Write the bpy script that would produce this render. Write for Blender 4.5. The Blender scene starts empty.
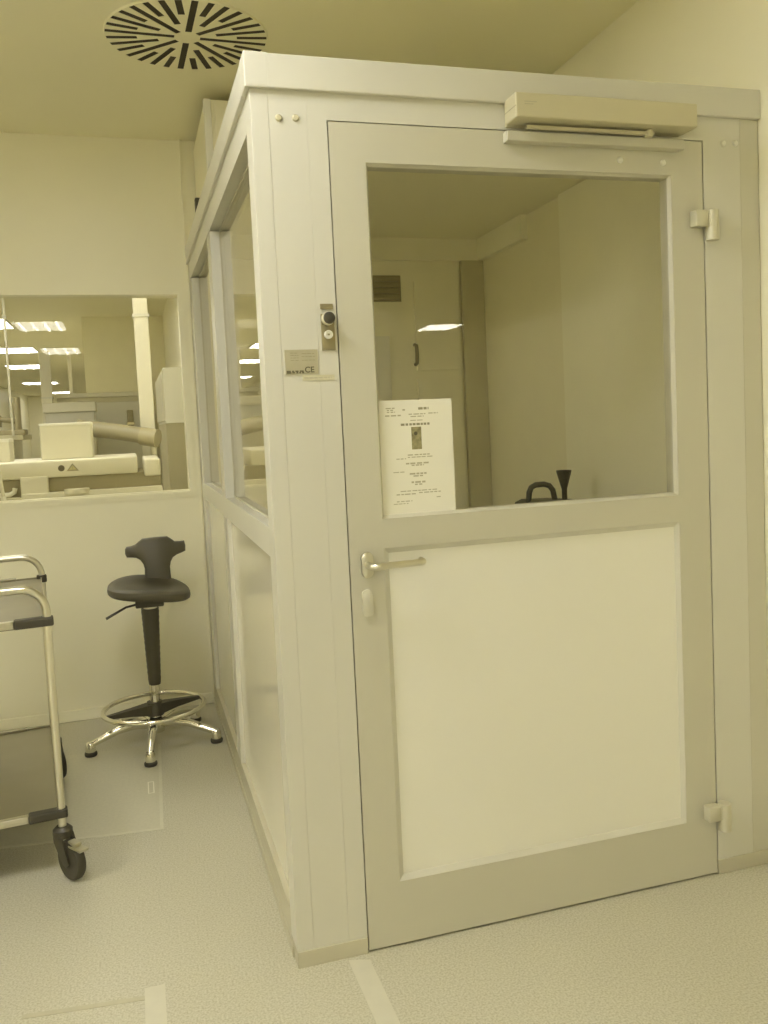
import bpy, bmesh, math, random
from mathutils import Vector, Matrix
random.seed(7)
PI = math.pi
SC = bpy.context.scene
COL = SC.collection

# ---------------------------------------------------------------- camera, light, exposure
cam_d = bpy.data.cameras.new('camera')
cam = bpy.data.objects.new('camera', cam_d)
COL.objects.link(cam)
SC.camera = cam
_yaw, _pit, _rol = math.radians(16.5438822), math.radians(-3.86067018), math.radians(-2.66272877)
_f = Vector((math.sin(_yaw)*math.cos(_pit), math.cos(_yaw)*math.cos(_pit), math.sin(_pit)))
_r = Vector((math.cos(_yaw), -math.sin(_yaw), 0)); _u = _r.cross(_f)
_r2 = math.cos(_rol)*_r + math.sin(_rol)*_u
_u2 = -math.sin(_rol)*_r + math.cos(_rol)*_u
M = Matrix((( _r2.x, _u2.x, -_f.x, -0.32237), (_r2.y, _u2.y, -_f.y, -2.13494), (_r2.z, _u2.z, -_f.z, 1.38228), (0, 0, 0, 1)))
cam.matrix_world = M
cam_d.sensor_fit = 'VERTICAL'; cam_d.sensor_height = 36.0; cam_d.sensor_width = 27.0
cam_d.lens = 873.155/1024*36.0
cam_d.shift_x = -9.0/1024; cam_d.shift_y = -32.626/1024
cam_d.clip_start = 0.02; cam_d.clip_end = 100

world = bpy.data.worlds.new('world'); SC.world = world; world.use_nodes = True
bg = world.node_tree.nodes['Background']
bg.inputs[0].default_value = (0.75, 0.68, 0.42, 1); bg.inputs[1].default_value = 0.05
vs = SC.view_settings
vs.view_transform = 'Standard'; vs.look = 'None'; vs.gamma = 1.0; vs.use_curve_mapping = False
vs.exposure = 0.13
SC.cycles.max_bounces = 10; SC.cycles.diffuse_bounces = 6; SC.cycles.glossy_bounces = 6
SC.cycles.transparent_max_bounces = 16; SC.cycles.caustics_reflective = False
SC.cycles.sample_clamp_indirect = 4.0
LAMP = 17.0          # radiance of the ceiling lights of this room
LAMP_NEXT = 6.5      # and of the laboratory behind the window
LAMP_COL = (1.0, 0.985, 0.96)

# ---------------------------------------------------------------- materials
MATS = {}
def mat(name, col, rough=0.5, metal=0.0, vary=0.04, scale=6.0, bump=0.0, bscale=200.0, spec=0.5, emit=None, stretch=None):
    if name in MATS: return MATS[name]
    m = bpy.data.materials.new(name); m.use_nodes = True; MATS[name] = m
    nt = m.node_tree; n = nt.nodes; b = n['Principled BSDF']
    b.inputs['Roughness'].default_value = rough; b.inputs['Metallic'].default_value = metal
    b.inputs['Specular IOR Level'].default_value = spec
    tc = n.new('ShaderNodeTexCoord')
    nz = n.new('ShaderNodeTexNoise'); nz.inputs['Scale'].default_value = scale; nz.inputs['Detail'].default_value = 4
    if stretch:
        mp = n.new('ShaderNodeMapping'); mp.inputs['Scale'].default_value = stretch
        nt.links.new(tc.outputs['Object'], mp.inputs['Vector']); nt.links.new(mp.outputs['Vector'], nz.inputs['Vector'])
    else:
        nt.links.new(tc.outputs['Object'], nz.inputs['Vector'])
    cr = n.new('ShaderNodeValToRGB')
    cr.color_ramp.elements[0].position = 0.3; cr.color_ramp.elements[1].position = 0.7
    cr.color_ramp.elements[0].color = tuple(c*(1-vary) for c in col)+(1,)
    cr.color_ramp.elements[1].color = tuple(min(1, c*(1+vary)) for c in col)+(1,)
    nt.links.new(nz.outputs['Fac'], cr.inputs['Fac']); nt.links.new(cr.outputs['Color'], b.inputs['Base Color'])
    if bump:
        n2 = n.new('ShaderNodeTexNoise'); n2.inputs['Scale'].default_value = bscale
        nt.links.new(tc.outputs['Object'], n2.inputs['Vector'])
        bp = n.new('ShaderNodeBump'); bp.inputs['Strength'].default_value = bump; bp.inputs['Distance'].default_value = 0.002
        nt.links.new(n2.outputs['Fac'], bp.inputs['Height']); nt.links.new(bp.outputs['Normal'], b.inputs['Normal'])
    if emit:
        b.inputs['Emission Color'].default_value = tuple(emit[0])+(1,); b.inputs['Emission Strength'].default_value = emit[1]
    return m

def glass(name, tint, f0=0.045, rough=0.0, haze=0.0):
    m = bpy.data.materials.new(name); m.use_nodes = True; MATS[name] = m
    nt = m.node_tree; n = nt.nodes; n.clear()
    out = n.new('ShaderNodeOutputMaterial')
    tr = n.new('ShaderNodeBsdfTransparent'); tr.inputs[0].default_value = tuple(tint)+(1,)
    gl = n.new('ShaderNodeBsdfGlossy'); gl.inputs['Roughness'].default_value = rough; gl.inputs[0].default_value = (1, .985, .93, 1)
    lw = n.new('ShaderNodeLayerWeight'); lw.inputs['Blend'].default_value = 0.5
    pw = n.new('ShaderNodeMath'); pw.operation = 'POWER'; pw.inputs[1].default_value = 5.0
    ml = n.new('ShaderNodeMath'); ml.operation = 'MULTIPLY_ADD'; ml.inputs[1].default_value = 1-f0; ml.inputs[2].default_value = f0
    mx = n.new('ShaderNodeMixShader')
    L = nt.links.new
    L(lw.outputs['Facing'], pw.inputs[0]); L(pw.outputs[0], ml.inputs[0]); L(ml.outputs[0], mx.inputs[0])
    src = tr.outputs[0]
    if haze:
        df = n.new('ShaderNodeBsdfDiffuse'); df.inputs[0].default_value = (.75, .72, .55, 1)
        m2 = n.new('ShaderNodeMixShader'); m2.inputs[0].default_value = haze
        L(tr.outputs[0], m2.inputs[1]); L(df.outputs[0], m2.inputs[2]); src = m2.outputs[0]
    L(src, mx.inputs[1]); L(gl.outputs[0], mx.inputs[2]); L(mx.outputs[0], out.inputs[0])
    return m

def floor_mat():
    m = bpy.data.materials.new('speckled_vinyl'); m.use_nodes = True
    nt = m.node_tree; n = nt.nodes; b = n['Principled BSDF']; L = nt.links.new
    tc = n.new('ShaderNodeTexCoord')
    v = n.new('ShaderNodeTexNoise'); v.inputs['Scale'].default_value = 190; v.inputs['Detail'].default_value = 3
    L(tc.outputs['Object'], v.inputs['Vector'])
    cr = n.new('ShaderNodeValToRGB'); e = cr.color_ramp.elements
    e[0].position = 0.36; e[0].color = (.47, .44, .31, 1)
    e[1].position = 0.50; e[1].color = (.57, .545, .42, 1)
    x = cr.color_ramp.elements.new(0.66); x.color = (.64, .615, .50, 1)
    L(v.outputs['Fac'], cr.inputs['Fac'])
    n2 = n.new('ShaderNodeTexNoise'); n2.inputs['Scale'].default_value = 2.2; n2.inputs['Detail'].default_value = 5
    L(tc.outputs['Object'], n2.inputs['Vector'])
    mx = n.new('ShaderNodeMix'); mx.data_type = 'RGBA'; mx.blend_type = 'MULTIPLY'; mx.inputs[0].default_value = .12
    L(cr.outputs['Color'], mx.inputs[6]); L(n2.outputs['Fac'], mx.inputs[7])
    L(mx.outputs[2], b.inputs['Base Color'])
    b.inputs['Roughness'].default_value = 0.33; b.inputs['Specular IOR Level'].default_value = .45
    return m

WHITE = mat('wall_panel_white', (.86, .825, .63), .38, vary=.015, scale=1.5)
CEIL = mat('ceiling_white', (.88, .845, .625), .55, vary=.02, scale=1.2)
CAB = mat('cabin_aluminium_white', (.635, .62, .53), .34, vary=.012, scale=2.0)
DOORM = mat('door_frame_champagne', (.57, .55, .44), .36, vary=.012, scale=2.0)
INFILL = mat('infill_panel_white', (.83, .815, .72), .28, vary=.01, scale=2.0)
PLINTH = mat('plinth_beige', (.53, .50, .375), .4, vary=.03)
INNER = mat('cabin_inside_panel', (.95, .915, .70), .45, vary=.02)
DARKGAP = mat('dark_gap_rubber', (.06, .05, .025), .7)
CHROME = mat('chrome', (.82, .80, .70), .12, 1.0, vary=.02)
STEEL = mat('brushed_steel', (.60, .575, .46), .32, 1.0, vary=.08, scale=30, stretch=(1, 12, 12))
HINGE = mat('hinge_painted_metal', (.64, .615, .48), .4, .25, vary=.02)
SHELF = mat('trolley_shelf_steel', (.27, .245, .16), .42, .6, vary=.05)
SATIN = mat('satin_aluminium', (.74, .715, .60), .28, 1.0, vary=.03)
CLOSER = mat('closer_cover_grey', (.58, .54, .37), .38, .15, vary=.02)
BLACK = mat('black_plastic', (.055, .048, .029), .45, vary=.1)
FOAM = mat('charcoal_polyurethane', (.072, .063, .038), .5, vary=.08, bump=.15, bscale=350)
RUBBER = mat('black_rubber', (.048, .042, .026), .6, vary=.1)
PAPER = mat('paper_white', (.85, .83, .71), .7, vary=.01)
INK = mat('printed_ink_grey', (.30, .28, .18), .8)
INKL = mat('printed_ink_pale', (.48, .45, .32), .8)
PHOTO = mat('printed_photo_olive', (.30, .27, .14), .8, vary=.35, scale=60)
PLATE = mat('rating_plate_silver', (.47, .44, .31), .35, .3, vary=.05, scale=40)
SWITCH = mat('switch_panel_bronze', (.30, .26, .14), .4, .3, vary=.06)
SLOT_SHADE = mat('slot_shade', (.045, .036, .022), .8)  # near-black tone painted in for the shade inside the diffuser slots
EQUIP = mat('equipment_white', (.72, .69, .55), .35, vary=.01)
EQGREY = mat('equipment_grey', (.36, .32, .19), .45, vary=.04)
EQMID = mat('equipment_beige', (.60, .56, .39), .45, vary=.03)
TAPE = mat('floor_tape_pale', (.62, .595, .475), .45, vary=.03, scale=20)
FLOOR = floor_mat()
GLASS = glass('clear_glass', (.985, .98, .95))
GLASSD = glass('door_glass', (.985, .98, .95), f0=.014)
GLASSW = glass('window_glass', (.97, .965, .92), f0=.014)
E_TUBE = mat('lamp_tube', (.9, .9, .85), .5, emit=(LAMP_COL, LAMP*2.6))
E_DIFF = mat('lamp_diffuser', (.9, .9, .85), .5, emit=(LAMP_COL, LAMP*.92))
E_TUBE2 = mat('lamp_tube_lab', (.9, .9, .85), .5, emit=(LAMP_COL, LAMP_NEXT*1.4))
E_DIFF2 = mat('lamp_diffuser_lab', (.9, .9, .85), .5, emit=(LAMP_COL, LAMP_NEXT))

# ---------------------------------------------------------------- mesh helpers
def BM(): return bmesh.new()
def box(bm, x0, x1, y0, y1, z0, z1, bev=0.0, seg=2):
    vs_ = [bm.verts.new(p) for p in ((x0,y0,z0),(x1,y0,z0),(x1,y1,z0),(x0,y1,z0),(x0,y0,z1),(x1,y0,z1),(x1,y1,z1),(x0,y1,z1))]
    fs = [bm.faces.new([vs_[i] for i in f]) for f in ((0,3,2,1),(4,5,6,7),(0,1,5,4),(1,2,6,5),(2,3,7,6),(3,0,4,7))]
    if bev:
        es = list({e for f in fs for e in f.edges})
        bmesh.ops.bevel(bm, geom=es, offset=bev, segments=seg, affect='EDGES', profile=.5)
    return bm
def frame_of(d):
    d = d.normalized(); a = Vector((0,0,1)) if abs(d.z) < .9 else Vector((1,0,0))
    s = d.cross(a).normalized(); return s, s.cross(d).normalized()
def tube(bm, pts, r, seg=12, closed=False, sx=1.0):
    pts = [Vector(p) for p in pts]; n = len(pts); rings = []
    rr = r if isinstance(r, (list, tuple)) else [r]*n
    prev = None
    for i, p in enumerate(pts):
        if closed: d = pts[(i+1) % n]-pts[i-1]
        else: d = pts[min(i+1, n-1)]-pts[max(i-1, 0)]
        d.normalize()
        if prev is None: s, t = frame_of(d)
        else:
            s = prev-d*prev.dot(d); s.normalize(); t = s.cross(d).normalized()
        prev = s
        rings.append([bm.verts.new(p+(s*math.cos(2*PI*k/seg)*sx+t*math.sin(2*PI*k/seg))*rr[i]) for k in range(seg)])
    m = n if closed else n-1
    for i in range(m):
        a, b = rings[i], rings[(i+1) % n]
        for k in range(seg): bm.faces.new((a[k], a[(k+1) % seg], b[(k+1) % seg], b[k]))
    if not closed:
        bm.faces.new(rings[0][::-1]); bm.faces.new(rings[-1])
    return bm
def lathe(bm, prof, seg=28, c=(0,0,0)):
    rings = []
    for r, z in prof:
        if r < 1e-6: rings.append([bm.verts.new((c[0], c[1], c[2]+z))])
        else: rings.append([bm.verts.new((c[0]+r*math.cos(2*PI*k/seg), c[1]+r*math.sin(2*PI*k/seg), c[2]+z)) for k in range(seg)])
    for a, b in zip(rings, rings[1:]):
        for k in range(seg):
            k2 = (k+1) % seg
            if len(a) == 1 and len(b) == 1: continue
            if len(a) == 1: bm.faces.new((a[0], b[k], b[k2]))
            elif len(b) == 1: bm.faces.new((a[k], a[k2], b[0]))
            else: bm.faces.new((a[k], a[k2], b[k2], b[k]))
    for rg in (rings[0], rings[-1]):
        if len(rg) > 1: bm.faces.new(rg)
    return bm
def prism_xz(bm, poly, y0, y1, bev=0.0, seg=2):
    a = [bm.verts.new((x, y0, z)) for x, z in poly]; b = [bm.verts.new((x, y1, z)) for x, z in poly]
    n = len(poly); fs = [bm.faces.new(a), bm.faces.new(b[::-1])]
    for i in range(n): fs.append(bm.faces.new((a[i], b[i], b[(i+1) % n], a[(i+1) % n])))
    if bev:
        es = list(fs[0].edges)+list(fs[1].edges)
        bmesh.ops.bevel(bm, geom=es, offset=bev, segments=seg, affect='EDGES', profile=.5)
    return bm
def round_rect(x0, x1, z0, z1, r, n=5):
    P = []
    for cx, cz, a0 in ((x1-r, z1-r, 0), (x0+r, z1-r, 90), (x0+r, z0+r, 180), (x1-r, z0+r, 270)):
        for k in range(n+1):
            a = math.radians(a0+90*k/n); P.append((cx+r*math.cos(a), cz+r*math.sin(a)))
    return P
def frame_y(bm, x0, x1, z0, z1, w, y0, y1, wb=None, wt=None):
    """rectangular ring in the XZ plane, w wide (bottom wb, top wt)"""
    wb = w if wb is None else wb; wt = w if wt is None else wt
    box(bm, x0, x0+w, y0, y1, z0, z1); box(bm, x1-w, x1, y0, y1, z0, z1)
    box(bm, x0+w, x1-w, y0, y1, z0, z0+wb); box(bm, x0+w, x1-w, y0, y1, z1-wt, z1)
    return bm
def bend(p0, corner, p1, r, n=8):
    """points of a rounded corner"""
    c = Vector(corner); a = (Vector(p0)-c).normalized(); b = (Vector(p1)-c).normalized()
    o = c+(a+b)*r
    return [o-b*r*math.cos(t)-a*r*math.sin(t) if False else o + (-b*math.cos(t)-a*math.sin(t))*r for t in [PI/2*k/n for k in range(n+1)]]

def obj(name, bm, m, parent=None, loc=None, smooth=False, rot=None):
    me = bpy.data.meshes.new(name)
    bmesh.ops.recalc_face_normals(bm, faces=bm.faces[:])
    bm.to_mesh(me); bm.free(); me.materials.append(m)
    if smooth:
        for p in me.polygons: p.use_smooth = True
        try: me.set_sharp_from_angle(angle=math.radians(38))
        except Exception: pass
    o = bpy.data.objects.new(name, me); COL.objects.link(o)
    if parent: o.parent = parent
    if loc: o.location = loc
    if rot: o.rotation_euler = rot
    return o
def tag(o, label=None, cat=None, group=None, kind=None):
    if label: o['label'] = label
    if cat: o['category'] = cat
    if group: o['group'] = group
    if kind: o['kind'] = kind
    return o
def thing(name, label, cat, loc=(0,0,0), rz=0, group=None):
    o = bpy.data.objects.new(name, None); o.empty_display_size = .1; COL.objects.link(o)
    o.location = loc; o.rotation_euler = (0, 0, rz)
    return tag(o, label, cat, group)
def struct(name, bm, m, label, cat):
    return tag(obj(name, bm, m), label, cat, kind='structure')
def copy_tree(o, parent=None):
    c = o.copy(); COL.objects.link(c); c.parent = parent
    for ch in o.children: copy_tree(ch, c)
    return c
def text_mesh(name, s, size, m, parent, loc, rot=(PI/2, 0, 0)):
    cu = bpy.data.curves.new(name, 'FONT'); cu.body = s; cu.size = size; cu.extrude = .0002; cu.offset = .0004
    t = bpy.data.objects.new(name+'_curve', cu); COL.objects.link(t)
    bpy.context.view_layer.update()
    me = bpy.data.meshes.new_from_object(t.evaluated_get(bpy.context.evaluated_depsgraph_get()))
    bpy.data.objects.remove(t); bpy.data.curves.remove(cu)
    me.name = name; me.materials.clear(); me.materials.append(m)
    o = bpy.data.objects.new(name, me); COL.objects.link(o); o.parent = parent; o.location = loc; o.rotation_euler = rot
    return o

# ---------------------------------------------------------------- the room
D = 2.303; H = 2.785; XR = 1.447
XL, YR, XW, YW = -3.6, -12.5, 5.6, -0.9    # left wall, rear wall, and where the room widens to the right
YF = 30.0; XNL, XNR = -4.6, 0.14            # laboratory behind the window
bm = BM(); box(bm, XL-.1, XW+.1, YR-.1, YF+.1, -.1, 0)
floor = struct('floor', bm, FLOOR, 'pale speckled vinyl floor with welded seams', 'floor')
bm = BM(); box(bm, XL-.1, XW+.1, YR-.1, YF+.1, H, H+.1)
struct('ceiling', bm, CEIL, 'smooth cream ceiling around the round air diffuser', 'ceiling')
WX0, WX1, WZ0, WZ1 = -2.6, -.06, 1.082, 2.043
bm = BM()
box(bm, XL, WX0, D, D+.1, 0, H); box(bm, WX1, XR, D, D+.1, 0, H)
box(bm, WX0, WX1, D, D+.1, 0, WZ0); box(bm, WX0, WX1, D, D+.1, WZ1, H)
struct('wall_back', bm, WHITE, 'cream panel wall holding the laboratory window behind the stool', 'wall')
bm = BM(); box(bm, XR, XR+.1, YW, D+.1, 0, H)
struct('wall_right', bm, WHITE, 'cream wall that the right end of the cabin abuts', 'wall')
bm = BM(); box(bm, XR+.1, XW, YW, YW+.1, 0, H)
struct('wall_return', bm, WHITE, 'cream wall returning beyond the right wall', 'wall')
bm = BM(); box(bm, XL-.1, XL, YR, YF, 0, H)
struct('wall_left', bm, WHITE, 'long cream wall on the trolley side', 'wall')
bm = BM(); box(bm, XL, XW, YR-.1, YR, 0, H)
struct('wall_rear', bm, WHITE, 'cream end wall facing the cabin door', 'wall')
bm = BM(); box(bm, XW, XW+.1, YR, YW, 0, H)
struct('wall_far_right', bm, WHITE, 'cream side wall of the wide room end', 'wall')

# window in the back wall
bm = BM()
frame_y(bm, WX0-.055, WX1+.055, WZ0-.03, WZ1+.05, .055, D-.010, D, wb=.03, wt=.05)
frame_y(bm, WX0-.028, WX1+.028, WZ0-.014, WZ1+.026, .028, D-.016, D-.010, wb=.014, wt=.026)
w1 = struct('window_1', bm, WHITE, 'wide interior window with slim cream frame above the stool', 'window')
bm = BM(); box(bm, WX0, WX1, D+.035, D+.043, WZ0, WZ1)
obj('pane', bm, GLASSW, w1)
bm = BM(); box(bm, WX0-.0, WX1+.0, D, D+.035, WZ0-.001, WZ0+.006)
obj('glazing_bead', bm, WHITE, w1)
bm = BM(); box(bm, -.010, -.002, D-.012, D, 0, H); 
struct('trim_1', bm, WHITE, 'slim vertical joint strip on the wall beside the cabin', 'trim')
bm = BM(); box(bm, XL, -.012, D-.012, D, 0, .055, .004)
struct('baseboard_back', bm, WHITE, 'low cream skirting under the laboratory window', 'baseboard')
bm = BM(); box(bm, XR-.012, XR, YW, -.012, 0, .055, .004)
struct('baseboard_right', bm, PLINTH, 'low beige skirting on the wall beside the cabin', 'baseboard')

# floor strips and markings (inlaid in the floor)
def strip(name, pts, m=TAPE, z=.0012):
    b = BM(); v = [b.verts.new((x, y, z)) for x, y in pts]; v2 = [b.verts.new((x, y, .0)) for x, y in pts]
    b.faces.new(v); n = len(v)
    for i in range(n): b.faces.new((v2[i], v2[(i+1) % n], v[(i+1) % n], v[i]))
    return obj(name, b, m, floor)
SEAM = mat('floor_weld_seam', (.62, .60, .47), .4, vary=.04, scale=30)
strip('floor_tape', [(.128, -.012), (.181, -.030), (.184, -.285), (.10, -1.0), (.048, -1.0), (.132, -.262)])
strip('floor_tape', [(-.328, .058), (-.377, .058), (-.379, -1.0), (-.331, -1.0)])
strip('floor_weld_line', [(-.377, .028), (-.377, .012), (-.66, .044), (-.66, .060)], mat('floor_joint_dark', (.50, .47, .335), .45, vary=.04, scale=30))  # narrow weld line in a darker tone than the vinyl
PATCH = mat('floor_patch_vinyl', (.56, .535, .405), .34, vary=.05, scale=90)
strip('floor_patch', [(-.312, .955), (-.294, 1.80), (-2.4, 1.93), (-2.4, 1.22)], PATCH, .0008)
strip('floor_weld_line', [(-.312, .955), (-.312, .940), (-2.4, 1.205), (-2.4, 1.22)], SEAM)
strip('floor_weld_line', [(-.312, .940), (-.300, .940), (-.282, 1.80), (-.294, 1.80)], SEAM)
lb = BM()
for a, b_, c, d in ((-.346, -.342, 1.27, 1.385), (-.326, -.322, 1.27, 1.385), (-.342, -.326, 1.27, 1.274), (-.342, -.326, 1.381, 1.385)):
    box(lb, a, b_, c, d, 0, .0016)
obj('floor_tag_outline', lb, PAPER, floor)

# ---------------------------------------------------------------- ceiling lights
def ceiling_light(x0, x1, y0, y1, label, dm, tm, group, along='x'):
    t = thing('ceiling_light', label, 'lamp', ((x0+x1)/2, (y0+y1)/2, H), 0, group)
    hx, hy = (x1-x0)/2, (y1-y0)/2
    b = BM()
    box(b, -hx-.02, -hx, -hy-.02, hy+.02, -.016, 0); box(b, hx, hx+.02, -hy-.02, hy+.02, -.016, 0)
    box(b, -hx, hx, -hy-.02, -hy, -.016, 0); box(b, -hx, hx, hy, hy+.02, -.016, 0)
    obj('lamp_frame', b, CAB, t)
    b = BM(); box(b, -hx, hx, -hy, hy, -.008, 0); obj('lamp_diffuser', b, dm, t)
    for k in range(4):
        xx = -hx+hx*2*(k+.5)/4
        b = BM(); tube(b, [(xx, -hy+.03, -.012), (xx, hy-.03, -.012)], .012, 8); obj('tube_lamp', b, tm, t, smooth=True)
    return t
G1 = 'recessed four tube lights of this room'
ceiling_light(-.92, -.36, -.78, -.18, 'recessed four tube ceiling light reaching over the space before the cabin', E_DIFF, E_TUBE, G1)
ceiling_light(-1.62, -1.04, -5.65, -4.62, 'recessed four tube ceiling light mirrored brightest in the laboratory window', E_DIFF, E_TUBE, G1)
ceiling_light(-1.62, -1.04, -9.25, -8.05, 'recessed four tube ceiling light mirrored lower in the laboratory window', E_DIFF, E_TUBE, G1)
ceiling_light(4.05, 4.60, -11.0, -10.15, 'recessed four tube ceiling light mirrored in the cabin door glass', E_DIFF, E_TUBE, G1)
ceiling_light(-3.45, -2.90, -5.65, -4.62, 'unseen four tube fill light added close to the long left wall', E_DIFF, E_TUBE, G1)  # extra lamp out of view, added to lift the ambient light
ceiling_light(-3.45, -2.90, -1.55, -.40, 'unseen four tube fill light added over the trolley side of the room', E_DIFF, E_TUBE, G1)  # another added fill lamp, outside the camera's view
ceiling_light(4.05, 4.60, -3.2, -2.1, 'unseen four tube fill light added in the wide room end', E_DIFF, E_TUBE, G1)  # added for fill as well, kept clear of the door glass reflection
G2 = 'lights of the laboratory behind the window'
ORD = ('unseen over the analyser as an added fill lamp', 'nearest, added unseen,', 'second', 'third', 'fourth', 'fifth', 'sixth')  # first two are out of view, added to light the laboratory
for n_, (y0, y1, x0, x1) in enumerate(((2.75, 3.75, -1.6, -.4), (5.4, 6.4, -2.85, -1.66), (9.0, 10.0, -2.85, -1.66), (12.6, 13.5, -2.9, -1.70), (16.1, 17.1, -2.55, -1.87), (22.0, 22.9, -2.9, -2.08), (27.6, 28.6, -2.9, -2.1))):
    ceiling_light(x0, x1, y0, y1, 'bright laboratory ceiling light set '+ORD[n_]+('' if n_ == 0 else ' along the row beyond the window'), E_DIFF2, E_TUBE2, G2)

# ---------------------------------------------------------------- ceiling air diffuser
t = thing('air_diffuser', 'round white ceiling air diffuser with dark radial slots', 'air vent', (-.039, 1.142, H))
RD = .284
cb = BM(); slots = []
for k in range(32):
    a = 2*PI*k/32 + .03
    r0 = (.045, .175, .105, .175)[k % 4]
    slots.append((a, r0, RD-.003))
    w = .0115
    c, s = math.cos(a), math.sin(a)
    vv = []
    for z in (-.03, .03):
        for (rr, ww) in ((r0, -w), (RD-.003, -w), (RD-.003, w), (r0, w)):
            vv.append(cb.verts.new((rr*c-ww*s, rr*s+ww*c, z)))
    for f in ((0,3,2,1),(4,5,6,7),(0,1,5,4),(1,2,6,5),(2,3,7,6),(3,0,4,7)): cb.faces.new([vv[i] for i in f])
cut = obj('diffuser_cutter', cb, SLOT_SHADE)
b = BM(); lathe(b, [(0, -.006), (RD, -.006), (RD+.002, 0), (0, 0)], 96)
plate = obj('face_plate', b, CEIL, t, smooth=False)
md = plate.modifiers.new('cut', 'BOOLEAN'); md.object = cut; md.operation = 'DIFFERENCE'; md.solver = 'EXACT'
cut.location = t.location; bpy.context.view_layer.update()
dg = bpy.context.evaluated_depsgraph_get()
me = bpy.data.meshes.new_from_object(plate.evaluated_get(dg))
plate.modifiers.clear(); plate.data = me
bpy.data.objects.remove(cut)
smesh = {}
for k, (a, r0, r1) in enumerate(slots):
    if r0 not in smesh:
        b = BM(); box(b, r0, r1, -.0114, .0114, -.0045, -.001)  # dark plug in each hole, its colour standing for shade in the depth
        o = obj('slot', b, SLOT_SHADE, t); smesh[r0] = o.data
    else:
        o = bpy.data.objects.new('slot', smesh[r0]); COL.objects.link(o); o.parent = t
    o.rotation_euler = (0, 0, a)

# ---------------------------------------------------------------- the cabin
cabin = thing('cleanroom_cabin', 'white walk-in cleanroom cabin with glazed door and panelled side', 'cabin', (0, 0, 0))
TK = .05                                     # frame depth
DL, DR, DT = .188, 1.256, 2.119
# front: corner post, cover panel, door frame, right post
def part(name, fn, m=CAB, smooth=False, parent=cabin):
    b = BM(); fn(b); return obj(name, b, m, parent, smooth=smooth)
part('corner_post', lambda b: box(b, 0, .043, 0, .085, .043, 2.187, .001))
part('cover_panel', lambda b: box(b, .0432, .1358, .0006, TK, .043, 2.1648, .0004))
def dframe(b):
    box(b, .136, DL-.003, 0, TK, .043, 2.1648)
    box(b, DL-.003, DR+.004, 0, TK, DT+.003, 2.1648)
    box(b, DR+.004, 1.382, 0, TK, .043, 2.1648)
part('door_surround', dframe)
part('header_strip', lambda b: box(b, .043, 1.445, .001, TK, 2.165, 2.187))
part('end_post', lambda b: box(b, 1.3822, 1.445, .0, TK, .043, 2.187, .002), DOORM)
part('plinth', lambda b: box(b, .0, DL-.003, -.003, TK, 0, .043, .0015), PLINTH)
part('plinth', lambda b: box(b, DR+.004, 1.445, -.003, TK, 0, .043, .0015), PLINTH)
part('door_gap_seal', lambda b: frame_y(b, DL-.003, DR+.004, 0, DT+.003, .012, .012, .03, wb=.001), DARKGAP)  # dark ring set back in the joint around the leaf
part('cornice', lambda b: box(b, -.012, 1.446, -.012, .06, 2.187, 2.268, .003))
part('corner_cap', lambda b: box(b, -.0125, .046, -.0125, .062, 2.190, 2.2695, .003))
part('roof_panel', lambda b: box(b, .03, 1.44, .04, D-.005, 2.255, 2.278), CEIL)
part('side_cornice', lambda b: box(b, -.012, .06, .062, D-.014, 2.187, 2.268, .003))
# screw caps
def cap(x, z, m=PAPER):
    b = BM(); lathe(b, [(0, .004), (.006, .004), (.0085, .002), (.009, 0)], 16)
    return b
def add_caps(lst, parent, y=-.0002):
    for x, z in lst:
        o = obj('screw_cap', cap(x, z), CLOSER if x < .2 else INFILL, parent, (x, y, z), smooth=True, rot=(PI/2, 0, 0))
add_caps([(.067, 2.121), (.108, 2.123), (1.327, 2.117), (1.367, 2.119)], cabin)

# side wall of the cabin (plane x = 0)
B1, B2, B3, B4 = .085, 1.142, 1.262, 2.139
GX = .036
part('side_header', lambda b: box(b, 0, .075, .085, D-.013, 2.106, 2.187))
part('side_transom', lambda b: box(b, 0, .075, .085, D-.013, 1.048, 1.124, .0015))
part('side_post', lambda b: (box(b, 0, .075, B2, B3, .112, 1.048), box(b, 0, .075, B2, B3, 1.124, 2.10)))
part('side_post', lambda b: (box(b, 0, .075, B4, D-.013, .112, 1.048), box(b, 0, .075, B4, D-.013, 1.124, 2.10)))
part('side_bottom_rail', lambda b: box(b, 0, .075, .085, D-.013, .03, .112), PLINTH)
part('side_plinth', lambda b: box(b, -.004, .075, .05, D-.013, 0, .03), PLINTH)
SIDEP = mat('side_panel_gloss', (.80, .77, .62), .12, vary=.01)
for a, c in ((B1, B2), (B3, B4)):
    part('side_pane', lambda b: box(b, GX, GX+.006, a, c, 1.124, 2.10), GLASS)
    part('side_panel', lambda b: box(b, .016, .034, a, c, .112, 1.048), SIDEP)
    def bead(b):
        box(b, GX-.004, GX, a, a+.006, 1.124, 2.10); box(b, GX-.004, GX, c-.006, c, 1.124, 2.10)
        box(b, GX-.004, GX, a, c, 1.124, 1.130); box(b, GX-.004, GX, a, c, 2.094, 2.10)
    part('glazing_gasket', bead, PLINTH)
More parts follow.
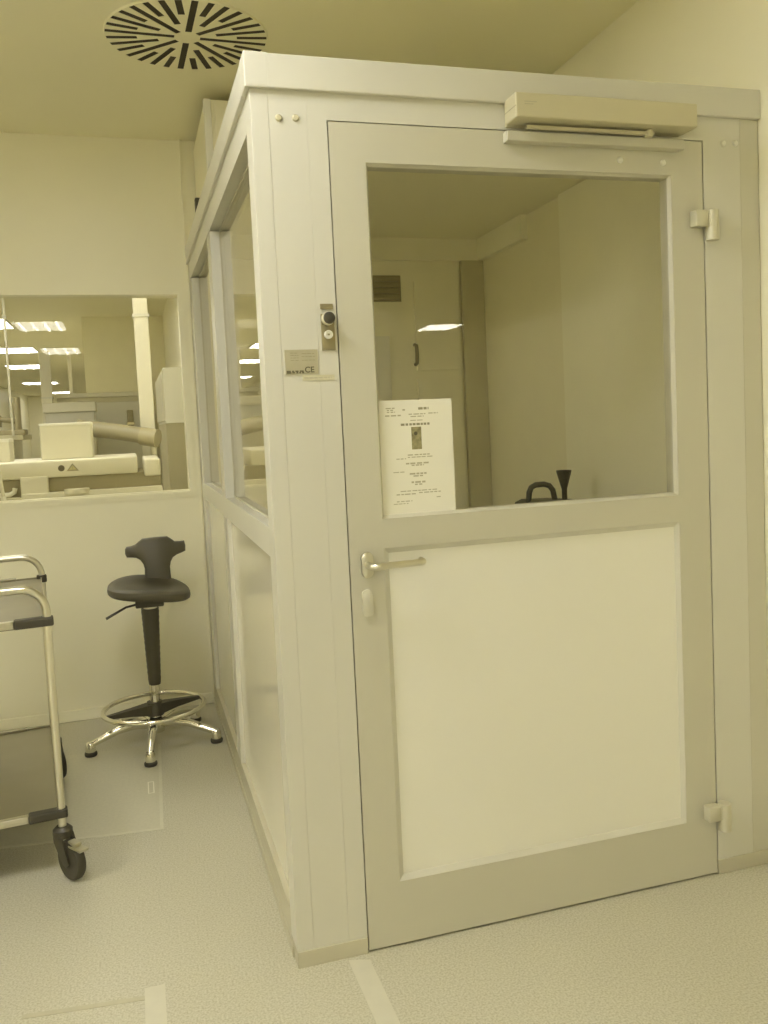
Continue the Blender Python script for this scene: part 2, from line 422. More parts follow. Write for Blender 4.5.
# inside of the cabin
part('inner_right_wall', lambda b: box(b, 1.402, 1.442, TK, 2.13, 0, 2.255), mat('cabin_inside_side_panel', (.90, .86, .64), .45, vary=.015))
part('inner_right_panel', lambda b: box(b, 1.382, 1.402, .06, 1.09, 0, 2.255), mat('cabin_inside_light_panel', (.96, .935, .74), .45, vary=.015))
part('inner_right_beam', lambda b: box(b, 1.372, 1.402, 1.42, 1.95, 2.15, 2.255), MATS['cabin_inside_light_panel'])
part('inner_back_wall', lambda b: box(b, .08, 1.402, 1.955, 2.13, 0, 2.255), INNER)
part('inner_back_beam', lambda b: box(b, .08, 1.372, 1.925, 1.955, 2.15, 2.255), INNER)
part('inner_corner_post', lambda b: box(b, 1.285, 1.40, 1.925, 1.955, 0, 2.15), mat('cabin_inside_post', (.62, .58, .39), .45))
part('inner_back_panel', lambda b: (box(b, 1.04, 1.27, 1.94, 1.955, 1.62, 2.05), box(b, 1.04, 1.27, 1.94, 1.955, .15, 1.58)), INNER)
part('inner_back_panel', lambda b: box(b, .10, .78, 1.94, 1.955, .15, 2.05), INNER)
part('inner_grab_bar', lambda b: tube(b, [(1.034, 1.952, 1.745), (1.034, 1.925, 1.74), (1.034, 1.92, 1.70), (1.034, 1.925, 1.655), (1.034, 1.952, 1.65)], .009, 8), EQGREY, True)
part('inner_dark_slats', lambda b: [box(b, .80, .965, 1.935, 1.955, 1.965+.028*k, 1.983+.028*k, .003) for k in range(4)] and box(b, .79, .975, 1.95, 1.956, 1.955, 2.08), EQGREY)  # dark slats on a plate, a guessed form for a dark spot
part('inner_reflection_strip', lambda b: box(b, .80, .905, 1.947, 1.955, 1.0, 1.79), PAPER)  # solid pale strip, its tone imitating a doorway's bright reflection

# door
def dleaf(b):
    y0, y1 = 0, .048
    x0, x1, z0, z1 = DL, DR, .006, DT
    gl, gr, gb, gt = .279, 1.155, 1.133, 2.024
    pl, pr, pb, pt = .287, 1.157, .174, 1.057
    box(b, x0, gl, y0, y1, z0, z1); box(b, gr, x1, y0, y1, z0, z1)
    box(b, gl, gr, y0, y1, gt, z1); box(b, gl, gr, y0, y1, pt, gb); box(b, gl, gr, y0, y1, z0, pb)
door = part('door', dleaf, DOORM)
tag(door, 'champagne metal door leaf with large pane above white infill')
def bead_frame(b, x0, x1, z0, z1, w, yo, yi):
    # sloping bead, from the front edge down to the pane
    o = [b.verts.new(p) for p in ((x0, yo, z0), (x1, yo, z0), (x1, yo, z1), (x0, yo, z1))]
    i = [b.verts.new(p) for p in ((x0+w, yi, z0+w), (x1-w, yi, z0+w), (x1-w, yi, z1-w), (x0+w, yi, z1-w))]
    k = [b.verts.new(p) for p in ((x0, .046, z0), (x1, .046, z0), (x1, .046, z1), (x0, .046, z1))]
    j = [b.verts.new(p) for p in ((x0+w, .046, z0+w), (x1-w, .046, z0+w), (x1-w, .046, z1-w), (x0+w, .046, z1-w))]
    for a in range(4):
        c = (a+1) % 4
        b.faces.new((o[a], o[c], i[c], i[a])); b.faces.new((i[a], i[c], j[c], j[a])); b.faces.new((j[a], j[c], k[c], k[a])); b.faces.new((k[a], k[c], o[c], o[a]))
part('pane_bead', lambda b: bead_frame(b, .279, 1.155, 1.133, 2.024, .007, .004, .012), DOORM, parent=door)
part('panel_bead', lambda b: bead_frame(b, .279, 1.157, .174, 1.057, .014, .001, .009), CAB, parent=door)
part('glass_pane', lambda b: box(b, .282, 1.152, .016, .022, 1.136, 2.021), GLASSD, parent=door)
part('infill_panel', lambda b: box(b, .282, 1.155, .010, .030, .177, 1.054), INFILL, parent=door)
add_caps([(.996, 2.058), (1.13, 2.056)], door)
# handle with rose and lever
hb = BM(); prism_xz(hb, round_rect(.217, .247, .985, 1.052, .0149), -.009, 0, .002)
obj('handle_rose', hb, SATIN, door, smooth=True)
hb = BM()
P = [(.232, -.004, 1.020), (.232, -.030, 1.020)] + bend((.232, -.03, 1.02), (.232, -.055, 1.02), (.30, -.055, 1.02), .018) + [(.27, -.055, 1.021), (.32, -.056, 1.022)] + bend((.32, -.056, 1.022), (.368, -.056, 1.022), (.368, -.02, 1.022), .014) + [(.368, -.026, 1.022)]
tube(hb, P, .0088, 14)
obj('door_lever', hb, SATIN, door, smooth=True)
hb = BM(); prism_xz(hb, round_rect(.214, .243, .886, .956, .013), -.007, 0, .002)
lk = obj('lock_escutcheon', hb, DOORM, door, smooth=True)
# hinges
for zt in (1.925, .220):
    hb = BM(); box(hb, 1.212, 1.252, -.030, 0, zt-.045, zt, .003)
    obj('hinge', hb, HINGE, door, smooth=True)
    hb = BM(); tube(hb, [(1.272, -.018, zt+.001), (1.272, -.018, zt-.080)], .0185, 20)
    box(hb, 1.252, 1.272, -.030, -.008, zt-.043, zt-.001)
    obj('hinge_barrel', hb, HINGE, door, smooth=True)
# door closer
dc = part('door_closer', lambda b: box(b, .654, 1.186, -.082, -.012, 2.128, 2.190, .004), CLOSER)
tag(dc, 'grey door closer housing over the door')
part('closer_mount', lambda b: box(b, .66, 1.18, -.014, 0, 2.128, 2.185), CLOSER, parent=dc)
part('closer_lid_seam', lambda b: box(b, .6535, .655, -.0825, -.014, 2.155, 2.157), EQGREY, parent=dc)
def rail(b):
    box(b, .652, 1.180, -.030, 0, 2.086, 2.112, .002)
part('slide_rail', rail, DOORM, parent=dc)
part('closer_arm', lambda b: (box(b, .70, 1.075, -.046, -.036, 2.114, 2.122), tube(b, [(1.062, -.038, 2.11), (1.062, -.038, 2.13)], .012, 12), None), CLOSER, parent=dc)
part('maker_mark', lambda b: (box(b, .678, .712, -.0826, -.0815, 2.166, 2.168), box(b, .678, .702, -.0826, -.0815, 2.160, 2.162)), INKL, parent=dc)

# rating plate and key switch on the cover panel
pl = part('rating_plate', lambda b: box(b, .050, .132, -.0015, .001, 1.506, 1.566), PLATE)
def lines(b, x0, x1, zs, y, h=.0016, jit=.25):
    for z in zs:
        x = x0
        while x < x1-.002:
            w = random.uniform(.004, .012); box(b, x, min(x+w, x1), y-.0003, y, z-h/2, z+h/2); x += w+random.uniform(.0015, .003)
part('plate_print', lambda b: lines(b, .064, .084, (1.558, 1.552, 1.546, 1.540), -.0015, .0012), INK, parent=pl)
part('plate_table', lambda b: lines(b, .092, .125, (1.556, 1.549, 1.540), -.0015, .0012), INK, parent=pl)
part('plate_number', lambda b: lines(b, .053, .096, (1.5135, 1.510), -.0015, .0035), mat('printed_ink_dark', (.10, .09, .05), .8), parent=pl)
part('plate_emblem', lambda b: box(b, .053, .061, -.0018, -.0015, 1.538, 1.560), INKL, parent=pl)
text_mesh('plate_mark', 'CE', .020, mat('printed_ink_dark', (.10, .09, .05), .8), pl, (.098, -.0017, 1.510))
part('plate_strip', lambda b: box(b, .092, .172, -.0012, .001, 1.490, 1.503), mat('strip_label_beige', (.60, .57, .40), .5), parent=pl)
part('plate_strip_print', lambda b: lines(b, .096, .166, (1.4965,), -.0012, .0025), INKL, parent=pl)
sw = part('key_switch_panel', lambda b: box(b, .1445, .1785, -.004, 0, 1.563, 1.652, .001), SWITCH)
part('switch_name_tag', lambda b: box(b, .1445, .1765, -.003, 0, 1.664, 1.677), SWITCH, parent=sw)
o = obj('knob_collar', lathe(BM(), [(.0135, 0), (.0165, .001), (.0165, .007), (.013, .009), (0, .009)], 24), SATIN, sw, (.161, -.004, 1.640), True, (PI/2, 0, 0))
o = obj('mushroom_knob', lathe(BM(), [(.009, .004), (.009, .016), (.0140, .018), (.0150, .023), (.0130, .028), (.007, .030), (0, .0305)], 24), BLACK, sw, (.161, -.004, 1.640), True, (PI/2, 0, 0))
o = obj('key_barrel', lathe(BM(), [(.0108, 0), (.0108, .006), (.0092, .009), (.0055, .009), (.0050, .006), (0, .006)], 24), INFILL, sw, (.161, -.004, 1.601), True, (PI/2, 0, 0))
part('key_slot', lambda b: box(b, .1585, .1635, -.0115, -.009, 1.599, 1.603), INK, parent=sw)

# notice behind... taped on the door glass
nt_ = thing('paper_notice', 'white printed sheet taped to the cabin door glass', 'notice', (.385, .0155, 1.136))
b = BM(); box(b, -.101, .100, -.0006, 0, 0, .297); obj('sheet', b, PAPER, nt_)
def pl_lines(b, rows):
    for xc, w, z, h in rows:
        x = xc-w/2
        while x < xc+w/2-.002:
            ww = random.uniform(.006, .016); box(b, x, min(x+ww, xc+w/2), -.0009, -.0006, z-h*.68, z+h*.68); x += ww+random.uniform(.002, .004)
b = BM(); pl_lines(b, [(-.068, .024, .277, .0022), (-.067, .020, .272, .0022), (-.066, .022, .267, .002), (-.030, .010, .272, .003), (-.060, .044, .258, .0026), (.004, .046, .260, .002), (.048, .026, .261, .002), (.004, .036, .254, .002), (.002, .034, .244, .0016)]); obj('print_heading', b, INKL, nt_)
b = BM(); pl_lines(b, [(0, .082, .234, .0042)]); obj('print_title', b, INK, nt_)
b = BM(); pl_lines(b, [(.022, .028, .274, .0045)]); obj('print_number', b, INK, nt_)
b = BM(); pl_lines(b, [(.004, .060, .155, .0022), (.010, .072, .149, .0018), (-.044, .026, .146, .0018), (0, .064, .133, .003), (0, .034, .128, .0025), (-.052, .030, .112, .0016), (0, .046, .106, .0032), (0, .026, .100, .0025), (0, .038, .084, .0035), (0, .02, .078, .0025), (0, .10, .062, .0018), (-.034, .054, .054, .0022), (.03, .06, .056, .002), (-.04, .042, .036, .0018), (.055, .014, .042, .0018), (-.05, .04, .03, .0015)]); obj('print_body', b, INKL, nt_)
b = BM(); box(b, -.0135, .0135, -.0010, -.0006, .169, .227); pic = obj('printed_picture', b, PHOTO, nt_)
b = BM(); lathe(b, [(0, .0004), (.005, .0004), (.005, 0)], 14); obj('picture_detail', b, mat('printed_ink_dark', (.10, .09, .05), .8), pic, (-.002, -.0010, .210), rot=(PI/2, 0, 0))

# ---------------------------------------------------------------- housing on the cabin roof
hs = thing('filter_housing', 'white boxed air filter housing standing on the cabin roof', 'housing', (0, 0, 2.278))
hx0, hy0 = .050, 1.60
b = BM(); box(b, hx0+.006, 1.20, hy0+.006, D-.02, 0, H-2.278-.050); obj('housing_body', b, WHITE, hs)
b = BM()
box(b, hx0, hx0+.030, hy0, hy0+.030, 0, H-2.278-.047, .003); obj('edge_profile', b, INFILL, hs)
b = BM(); box(b, hx0+.045, 1.18, hy0-.001, hy0+.006, .02, H-2.278-.065); obj('front_cover', b, WHITE, hs)
for i in range(2):
    b = BM(); tube(b, [(.135+.022*i, hy0-.004, .29), (.135+.022*i, hy0-.001, .29)], .006, 10); obj('cover_screw', b, EQGREY, hs)
b = BM(); box(b, .150, .162, hy0-.005, hy0-.001, .30, .37); obj('cover_clip', b, EQMID, hs)
b = BM(); box(b, hx0-.022, hx0+.006, 2.02, 2.055, .06, .165, .004); obj('latch', b, BLACK, hs)

# ---------------------------------------------------------------- canister and table inside the cabin
tb = thing('work_table', 'plain steel table inside the cabin carrying the black canister', 'table', (1.15, .85, 0))
b = BM(); box(b, -.20, .215, -.22, .24, .84, .862, .004); obj('table_top', b, SHELF, tb)
for sx in (-.18, .195):
    for sy in (-.20, .22):
        b = BM(); tube(b, [(sx, sy, 0), (sx, sy, .84)], .014, 10); obj('leg', b, STEEL, tb, smooth=True)
cn = thing('canister', 'black plastic canister with carry handle and upright funnel behind the door glass', 'canister', (1.165, .80, .862))
b = BM(); prism_xz(b, [(-.125, 0), (.125, 0), (.125, .178), (.118, .188), (.02, .198), (-.09, .202), (-.115, .192), (-.125, .168)], -.09, .09, .012, 3)
obj('canister_body', b, BLACK, cn, smooth=True)
b = BM()
hp = [(-.098, 0, .195), (-.094, 0, .232), (-.085, 0, .250), (-.068, 0, .258), (-.035, 0, .259), (-.012, 0, .252), (.002, 0, .235), (.010, 0, .195)]
tube(b, hp, .0105, 12, sx=1.0); obj('carry_handle', b, BLACK, cn, smooth=True)
b = BM(); lathe(b, [(.010, .18), (.010, .235), (.013, .245), (.0275, .298), (.0285, .305), (.025, .303), (.011, .248), (0, .246)], 24, (.050, 0, 0)); obj('funnel', b, BLACK, cn, smooth=True)

# ---------------------------------------------------------------- work stool
st = thing('work_stool', 'charcoal standing stool with chrome foot ring by the wall', 'stool', (-.300, 1.84, 0))
sb = BM()
# seat: saddle shaped superellipse
NS, NR = 40, 9
rings = []
prof = [(0, .692), (.5, .693), (.80, .696), (.93, .694), (.985, .687), (1.0, .674), (.985, .662), (.93, .655), (.6, .650), (0, .650)]
for q, z in prof:
    if q == 0: rings.append([sb.verts.new((0.01, 0, z + .012))]); continue
    rg = []
    for k in range(NS):
        a = 2*PI*k/NS; ca, sa = math.cos(a), math.sin(a)
        x = .176*q*math.copysign(abs(ca)**.72, ca); y = .165*q*math.copysign(abs(sa)**.75, sa)
        zz = z + (.006*math.exp(-(x/.10)**2)*(1 if z > .66 else .0)) + (.030 if y > 0 else 0)*(max(y, 0)/.165)**2*(1 if z > .66 else .4) - .022*(x/.176) + .006
        rg.append(sb.verts.new((x+.012, y-.01, zz)))
    rings.append(rg)
for a, c in zip(rings, rings[1:]):
    for k in range(NS):
        k2 = (k+1) % NS
        if len(a) == 1: sb.faces.new((a[0], c[k], c[k2]))
        elif len(c) == 1: sb.faces.new((a[k], a[k2], c[0]))
        else: sb.faces.new((a[k], a[k2], c[k2], c[k]))
obj('seat', sb, FOAM, st, smooth=True)
bp = [(295,95),(362,91),(430,92),(452,108),(470,124),(500,127),(524,126),(529,150),(527,182),(505,190),(478,198),(455,212),(442,235),(436,262),(437,300),(440,335),(292,335),(296,300),(298,262),(292,235),(278,212),(256,198),(230,195),(206,193),(198,172),(199,148),(208,136),(235,132),(255,126),(275,110)]
bb = BM()
# layered outline so that the cushion is rounded and bulges
poly = [((x-365)*.00081, .928-(y-92)*.00081) for x, y in bp]
cx = sum(p[0] for p in poly)/len(poly); cz = sum(p[1] for p in poly)/len(poly)
def inset(p, d):
    n = len(p); out = []
    for i in range(n):
        a, c, e = Vector(p[i-1]), Vector(p[i]), Vector(p[(i+1) % n])
        n1 = Vector((-(c-a).y, (c-a).x)).normalized(); n2 = Vector((-(e-c).y, (e-c).x)).normalized()
        m_ = (n1+n2).normalized(); out.append(tuple(c - m_*d))
    return out
area = sum(poly[i-1][0]*poly[i][1]-poly[i][0]*poly[i-1][1] for i in range(len(poly)))
sg = -1 if area > 0 else 1
layers = [(.010, -.026), (.003, -.021), (0, -.010), (0, .012), (.004, .022), (.011, .026)]
rg = []
for d, y in layers:
    pp = inset(poly, sg*d)
    rg.append([bb.verts.new((x, y + .9*x*x + .04*(z-.82), z)) for x, z in pp])
n = len(poly)
for a, c in zip(rg, rg[1:]):
    for k in range(n): bb.faces.new((a[k], a[(k+1) % n], c[(k+1) % n], c[k]))
bb.faces.new(rg[0]); bb.faces.new(rg[-1])
bmesh.ops.triangulate(bb, faces=[f for f in bb.faces if len(f.verts) > 4])
obj('backrest', bb, FOAM, st, (.054, .135, -.028), smooth=True)
b = BM(); box(b, -.05, .07, -.06, .10, .618, .660, .006); obj('seat_mechanism', b, BLACK, st)
b = BM(); tube(b, [(-.02, -.02, .634), (-.09, -.03, .624), (-.175, -.045, .585)], [.005, .005, .006], 8); obj('height_lever', b, BLACK, st, smooth=True)
b = BM(); lathe(b, [(.016, .60), (.029, .604), (.029, .612), (.016, .616), (0, .616)], 24, (.012, 0, 0)); obj('column_collar', b, SATIN, st, smooth=True)
b = BM()
pr = [(0, .262), (.0245, .262), (.026, .27)]
for i in range(12):
    z = .28+.325*i/12; r = .027+.0112*(i/12); pr += [(r, z), (r+.0012, z+.012), (r+.0004, z+.02)]
pr += [(.0385, .605), (0, .606)]
lathe(b, pr, 24, (.010, 0, 0)); obj('column_sleeve', b, BLACK, st, smooth=True)
b = BM(); lathe(b, [(0, .07), (.022, .07), (.022, .265), (0, .265)], 24, (.006, 0, 0)); obj('gas_column', b, CHROME, st, smooth=True)
b = BM(); tube(b, [(.216*math.cos(2*PI*k/48), -.020+.216*math.sin(2*PI*k/48), .165) for k in range(48)], .0105, 10, closed=True); obj('foot_ring', b, CHROME, st, smooth=True)
b = BM(); lathe(b, [(0, .125), (.038, .125), (.034, .185), (0, .185)], 24, (.004, 0, 0)); obj('ring_hub', b, BLACK, st, smooth=True)
for a in (18, 198):
    c, s = math.cos(math.radians(a)), math.sin(math.radians(a))
    b = BM(); vs2 = []
    for rr, w, z0, z1 in ((.02, .030, .130, .178), (.10, .018, .145, .176), (.208, .010, .158, .172)):
        vs2.append([b.verts.new((rr*c-ww*s, -.02*(rr/.2)+rr*s+ww*c, z)) for ww, z in ((-w, z0), (w, z0), (w, z1), (-w, z1))])
    for p, q in zip(vs2, vs2[1:]):
        for k in range(4): b.faces.new((p[k], p[(k+1) % 4], q[(k+1) % 4], q[k]))
    b.faces.new(vs2[0]); b.faces.new(vs2[-1])
    obj('ring_spoke', b, BLACK, st)
b = BM(); lathe(b, [(0, .045), (.036, .05), (.042, .075), (.036, .108), (.024, .118), (0, .118)], 24, (.004, 0, 0)); obj('base_hub', b, CHROME, st, smooth=True)
for k in range(5):
    a = math.radians(192+72*k); c, s = math.cos(a), math.sin(a); R_ = .280
    b = BM()
    tube(b, [(.02*c, .02*s, .088), (.09*c, .09*s, .096), (.16*c, .16*s, .088), (.225*c, .225*s, .066), (R_*c, R_*s, .048)], [.022, .020, .0175, .0155, .014], 12)
    lathe(b, [(0, .018), (.021, .018), (.0215, .044), (.016, .058), (0, .060)], 18, (R_*c, R_*s, 0))
    leg = obj('leg', b, CHROME, st, smooth=True)
    b = BM(); lathe(b, [(0, 0), (.024, 0), (.0265, .005), (.0265, .014), (.022, .019), (0, .019)], 18, (R_*c, R_*s, 0)); obj('glide', b, RUBBER, leg, smooth=True)

# ---------------------------------------------------------------- trolley
ang = math.atan2(.095, .88)
tr = thing('service_trolley', 'steel two shelf trolley with tube handles and black castors', 'trolley', (-.606, .735, 0), ang)
TLEN, TWID, TR = .885, .62, .0125
for y in (0, TLEN):
    b = BM(); ZT = .918 if y == 0 else .905
    P = [(0, y, .16), (0, y, .60)] + bend((0, y, .5), (0, y, ZT), (-.3, y, ZT), .075) + [(-.3, y, ZT)] + bend((-.3, y, ZT), (-TWID, y, ZT), (-TWID, y, .5), .075) + [(-TWID, y, .5), (-TWID, y, .16)]
    tube(b, P, TR, 14); obj('end_frame', b, SATIN, tr, smooth=True)
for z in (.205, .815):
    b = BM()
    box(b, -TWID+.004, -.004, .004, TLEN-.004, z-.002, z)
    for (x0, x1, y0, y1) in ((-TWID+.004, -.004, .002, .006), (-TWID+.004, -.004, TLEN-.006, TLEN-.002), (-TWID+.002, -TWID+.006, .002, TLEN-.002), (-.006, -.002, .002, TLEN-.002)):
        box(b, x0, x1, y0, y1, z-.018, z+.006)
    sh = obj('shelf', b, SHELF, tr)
    for y, sy in ((0, -1), (TLEN, 1)):
        b = BM(); box(b, -TWID+.08, -.095, y-sy*.0-.010, y+.010, z-.014, z+.010, .003); obj('shelf_edge', b, STEEL if y == 0 else SHELF, sh)
        for x, sx in ((0, 1), (-TWID, -1)):
            if z < .5 and y > 0: continue
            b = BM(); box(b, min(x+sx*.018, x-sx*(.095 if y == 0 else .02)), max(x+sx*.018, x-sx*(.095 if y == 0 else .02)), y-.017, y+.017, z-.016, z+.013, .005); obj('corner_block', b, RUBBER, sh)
def castor(x, y, rz, brake):
    e = bpy.data.objects.new('castor', None)
    b = BM()
    lathe(b, [(0, .16), (.020, .16), (.030, .150), (.030, .128), (.018, .122), (0, .122)], 20)
    for s in (-1, 1):
        prism = [( -.022, .140), (.022, .140), (.060, .060), (.046, .044), (.026, .050), (-.02, .110)]
        va = [b.verts.new((s*.017, -px, pz)) for px, pz in prism]; vb = [b.verts.new((s*.023, -px, pz)) for px, pz in prism]
        b.faces.new(va); b.faces.new(vb)
        for i in range(len(prism)): b.faces.new((va[i], va[(i+1) % len(prism)], vb[(i+1) % len(prism)], vb[i]))
    f = obj('castor', b, BLACK, tr, (x, y, 0), True, (0, 0, rz))
    b = BM(); lathe(b, [(.0, -.014), (.040, -.014), (.046, -.015), (.058, -.014), (.0625, -.008), (.0625, .008), (.058, .014), (.046, .015), (.040, .014), (0, .014)], 28)
    w = obj('wheel', b, RUBBER, f, (0, -.042, .0625), True, (0, PI/2, 0))
    if brake:
        b = BM(); box(b, -.016, .016, -.118, -.050, .108, .116, .003); box(b, -.012, .012, -.085, -.045, .116, .128, .003)
        obj('brake_pedal', b, STEEL, f)
    return f
castor(0, 0, math.radians(28), True); castor(-TWID, 0, math.radians(20), True)
castor(0, TLEN, math.radians(15), False); castor(-TWID, TLEN, math.radians(-150), False)

# ---------------------------------------------------------------- laboratory behind the window
YP = 9.0
bm = BM(); box(bm, XNR, XNR+.1, D+.1, YP, 0, H)
struct('wall_lab_right', bm, WHITE, 'cream side wall of the laboratory behind the window', 'wall')
bm = BM(); box(bm, -.80, XNR+.1, YP, YP+.1, 0, 2.30); box(bm, -.80, XNR+.1, YP, YP+.1, 2.30, H)
struct('wall_lab_partition', bm, INNER, 'partition closing part of the laboratory behind the window', 'wall')
bm = BM(); box(bm, XL, XNR+.1, YF, YF+.1, 0, H)
struct('wall_lab_end', bm, WHITE, 'far end wall of the long laboratory', 'wall')
bm = BM(); box(bm, -.80, -.70, YP+.1, YF, 0, H)
struct('wall_lab_corridor', bm, WHITE, 'long cream wall running on behind the laboratory partition', 'wall')
# cupboard with door before the partition
cp = thing('lab_cupboard', 'beige laboratory cupboard with dark upright handle below the soffit', 'cupboard', (-.47, 8.6, 0))
b = BM(); box(b, -.62, .32, -.25, .38, 0, 1.80, .006); obj('cupboard_body', b, EQMID, cp)
for x0, x1 in ((-.60, -.31), (-.30, .29)):
    b = BM(); box(b, x0, x1, -.27, -.25, .1, 1.74, .004); d_ = obj('cupboard_door', b, CAB, cp)
b = BM(); box(b, .12, .19, -.30, -.27, 1.45, 1.64, .008); h_ = obj('handle', b, EQGREY, d_)
b = BM(); box(b, .11, .20, -.31, -.285, 1.47, 1.50, .004); obj('handle_grip', b, CHROME, h_)
b = BM(); box(b, -.64, .34, -.27, .38, 1.80, 1.85, .005); obj('cupboard_top', b, EQUIP, cp)
for (x, y, w, lab, z0, z1) in ((-.205, 4.2, .048, 'white square service post rising behind the analyser', 0, H), (-1.175, 8.2, .055, 'white column standing beside the dark microscope', 0, 2.30), (-.98, 9.2, .02, 'slim white pole beyond the laboratory column', 0, 2.4), (-1.36, 6.6, .010, 'thin pale rod hanging before the laboratory lights', 1.4, H)):
    p_ = thing('service_post', lab, 'post', (x, y, z0))
    b = BM(); box(b, -w, w, -w, w, 0, z1-z0, .004); obj('post_shaft', b, EQUIP, p_)
    b = BM(); box(b, -w-.008, w+.008, -w-.008, w+.008, (z1-z0)*.78, (z1-z0)*.78+.02); obj('post_collar', b, CAB, p_)
# wall panel and pass box on the right
pb = thing('side_cabinet', 'tall pale cabinet against the laboratory side wall', 'cabinet', (XNR, 5.6, 0))
b = BM(); box(b, -.20, -.002, -.9, .9, 1.44, 1.86, .004); obj('cabinet_body', b, INFILL, pb)
for k in range(3):
    b = BM(); box(b, -.212, -.20, -.88+.59*k, -.32+.59*k, 1.46, 1.84, .003); obj('cabinet_door', b, EQUIP, pb)
b = BM(); box(b, -.20, -.002, -.9, .9, 0, 1.44); obj('cabinet_base', b, mat('cabinet_base_tan', (.50, .46, .30), .5), pb)

# analyser bench right behind the window
an = thing('analyser', 'long white laboratory analyser with grey recess and warning marks', 'analyser', (-.9, 3.2, 0))
b = BM(); box(b, -1.3, .605, 0, .75, 1.146, 1.245, .012, 3); obj('top_cover', b, EQUIP, an, smooth=True)
b = BM(); box(b, .64, .735, .02, .7, 1.12, 1.225, .012, 3); obj('end_module', b, EQUIP, an, smooth=True)
b = BM(); box(b, -1.3, .735, .05, .7, .10, 1.146); obj('recess_body', b, EQGREY, an)
b = BM(); box(b, -.038, .108, -.002, .06, .30, 1.160, .006); obj('front_pillar', b, EQUIP, an)
b = BM(); box(b, -.038, .74, -.012, .06, .30, 1.062, .006); obj('front_apron', b, EQUIP, an)
b = BM(); box(b, -1.3, -.038, -.012, .06, .30, 1.045, .006); obj('front_apron', b, EQMID, an)
b = BM(); tube(b, [(.26, .0, 1.05), (.26, .0, 1.075)], .07, 20); obj('round_cap', b, EQUIP, an, smooth=True)
b = BM(); tube(b, [(-.16, .02, 1.062), (-.10, .02, 1.062), (-.075, .02, 1.075), (-.07, .02, 1.098)], .014, 10); obj('spout', b, INFILL, an, smooth=True)
b = BM(); tube(b, [(.715, .03, 1.105), (.715, .06, 1.105)], .013, 14); obj('bolt', b, EQGREY, an)
b = BM(); lathe(b, [(0, .001), (.018, .001), (.018, 0)], 20); obj('round_symbol', b, mat('symbol_dark', (.12, .10, .05), .6), an, (.185, 0, 1.197), rot=(PI/2, 0, 0))
wt = BM(); prism_xz(wt, [(.212, 1.178), (.280, 1.178), (.246, 1.222)], -.001, 0); wtr = obj('warning_triangle', wt, EQGREY, an)
wt = BM(); prism_xz(wt, [(.226, 1.185), (.266, 1.185), (.246, 1.211)], -.0016, -.001); obj('triangle_field', wt, mat('symbol_yellow', (.62, .55, .25), .6), wtr)
wt = BM(); box(wt, .2445, .2475, -.0022, -.0016, 1.192, 1.205); box(wt, .2445, .2475, -.0022, -.0016, 1.187, 1.190); obj('triangle_mark', wt, EQGREY, wtr)
bx = thing('white_box', 'plain white boxy instrument standing on the analyser top', 'instrument', (-.68, 3.45, 1.245))
b = BM(); box(b, -.15, .135, -.12, .14, 0, .205, .006); obj('box_body', b, EQUIP, bx)
b = BM(); box(b, -.152, .137, -.122, .142, .195, .212, .004); obj('box_lid', b, INFILL, bx)
b2 = thing('reagent_box', 'small pale reagent box at the open side of the analyser', 'box', (-1.06, 3.45, 1.245))
b = BM(); box(b, -.16, .06, -.1, .1, 0, .13, .005); obj('box_body', b, EQUIP, b2)
b = BM(); box(b, -.162, .062, -.102, .102, .115, .135, .003); obj('box_lid', b, INFILL, b2)
tk = thing('conveyor_track', 'grey tubular conveyor sloping behind the white instrument', 'conveyor', (-.40, 4.1, 0))
b = BM(); tube(b, [(-.26, .1, 1.435), (.0, .0, 1.39), (.22, -.12, 1.345)], .055, 14); obj('track_tube', b, mat('conveyor_grey', (.29, .26, .16), .45), tk, smooth=True)
b = BM(); tube(b, [(.15, -.09, 1.355), (.25, -.14, 1.335)], .062, 14); obj('track_end', b, EQGREY, tk, smooth=True)
for x, y, zt in ((-.25, .06, 1.43), (.22, -.11, 1.34)):
    b = BM(); tube(b, [(x, y, 0), (x, y, zt)], .022, 10); obj('track_leg', b, STEEL, tk, smooth=True)
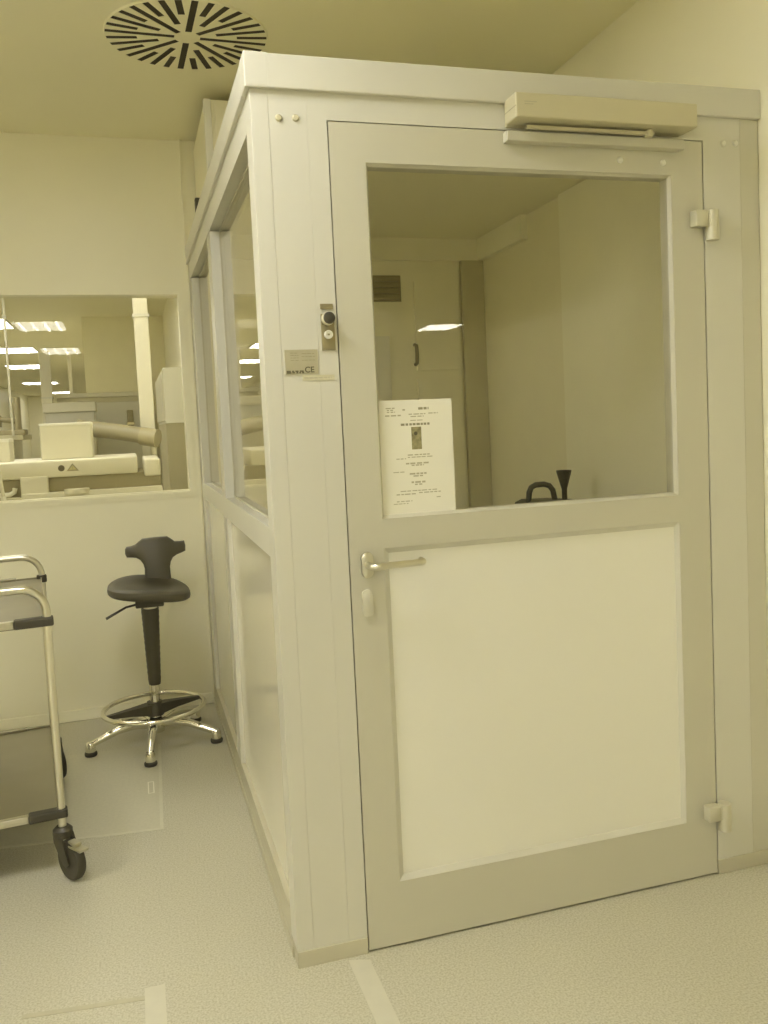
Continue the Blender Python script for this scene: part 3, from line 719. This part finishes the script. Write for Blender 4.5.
# microscope and bench further back
be = thing('lab_bench', 'beige laboratory bench under the dark microscope', 'bench', (-1.9, 7.0, 0))
b = BM(); box(b, -1.3, .62, -.35, .4, 1.36, 1.41, .006); obj('bench_top', b, EQMID, be)
for x in (-1.2, -.4, .5):
    b = BM(); box(b, x-.03, x+.03, -.3, .35, 0, 1.36); obj('bench_leg', b, STEEL, be)
b = BM(); box(b, -1.2, .5, .3, .33, .2, 1.36); obj('back_panel', b, EQMID, be)
mc = thing('microscope', 'dark microscope on a boom stand at the end of the bench', 'microscope', (-1.42, 6.95, 1.41))
b = BM(); box(b, -.09, .14, -.12, .12, 0, .05, .01); obj('stand_foot', b, EQGREY, mc)
b = BM(); tube(b, [(.07, 0, .05), (.07, 0, .36)], .032, 12); obj('stand_pole', b, EQGREY, mc, smooth=True)
b = BM(); tube(b, [(.07, 0, .13), (-.12, 0, .16), (-.30, 0, .11), (-.40, 0, .06)], [.03, .028, .022, .016], 10); obj('boom_arm', b, EQGREY, mc, smooth=True)
b = BM(); lathe(b, [(0, .10), (.045, .10), (.05, .20), (.03, .22), (0, .22)], 16, (-.12, 0, -.02)); obj('microscope_head', b, EQGREY, mc, smooth=True)
vc = thing('glove_hood', 'framed glass hood standing in front of the lab cupboard', 'hood', (-.72, 7.6, 0))
b = BM(); box(b, -.42, .05, -.2, .2, 0, 1.40, .005); obj('hood_base', b, EQMID, vc)
b = BM(); box(b, -.42, .05, -.2, .2, 1.40, 1.62, .005); obj('hood_cabinet', b, CAB, vc)
b = BM(); box(b, -.44, .07, -.22, .22, 1.62, 1.72, .006); obj('hood_top', b, EQUIP, vc)
hose = thing('hanging_hose', 'pale curved hose hanging down beside the analyser', 'hose', (-1.02, 3.12, 1.0))
b = BM(); tube(b, [(-.13, 0, .95), (-.10, 0, .70), (-.055, 0, .45), (-.02, 0, .25), (0, 0, .05)], .010, 8); obj('hose_tube', b, EQUIP, hose, smooth=True)
b = BM(); tube(b, [(-.002, 0, .0), (0, 0, .06)], .014, 10); obj('hose_end', b, INFILL, hose, smooth=True)
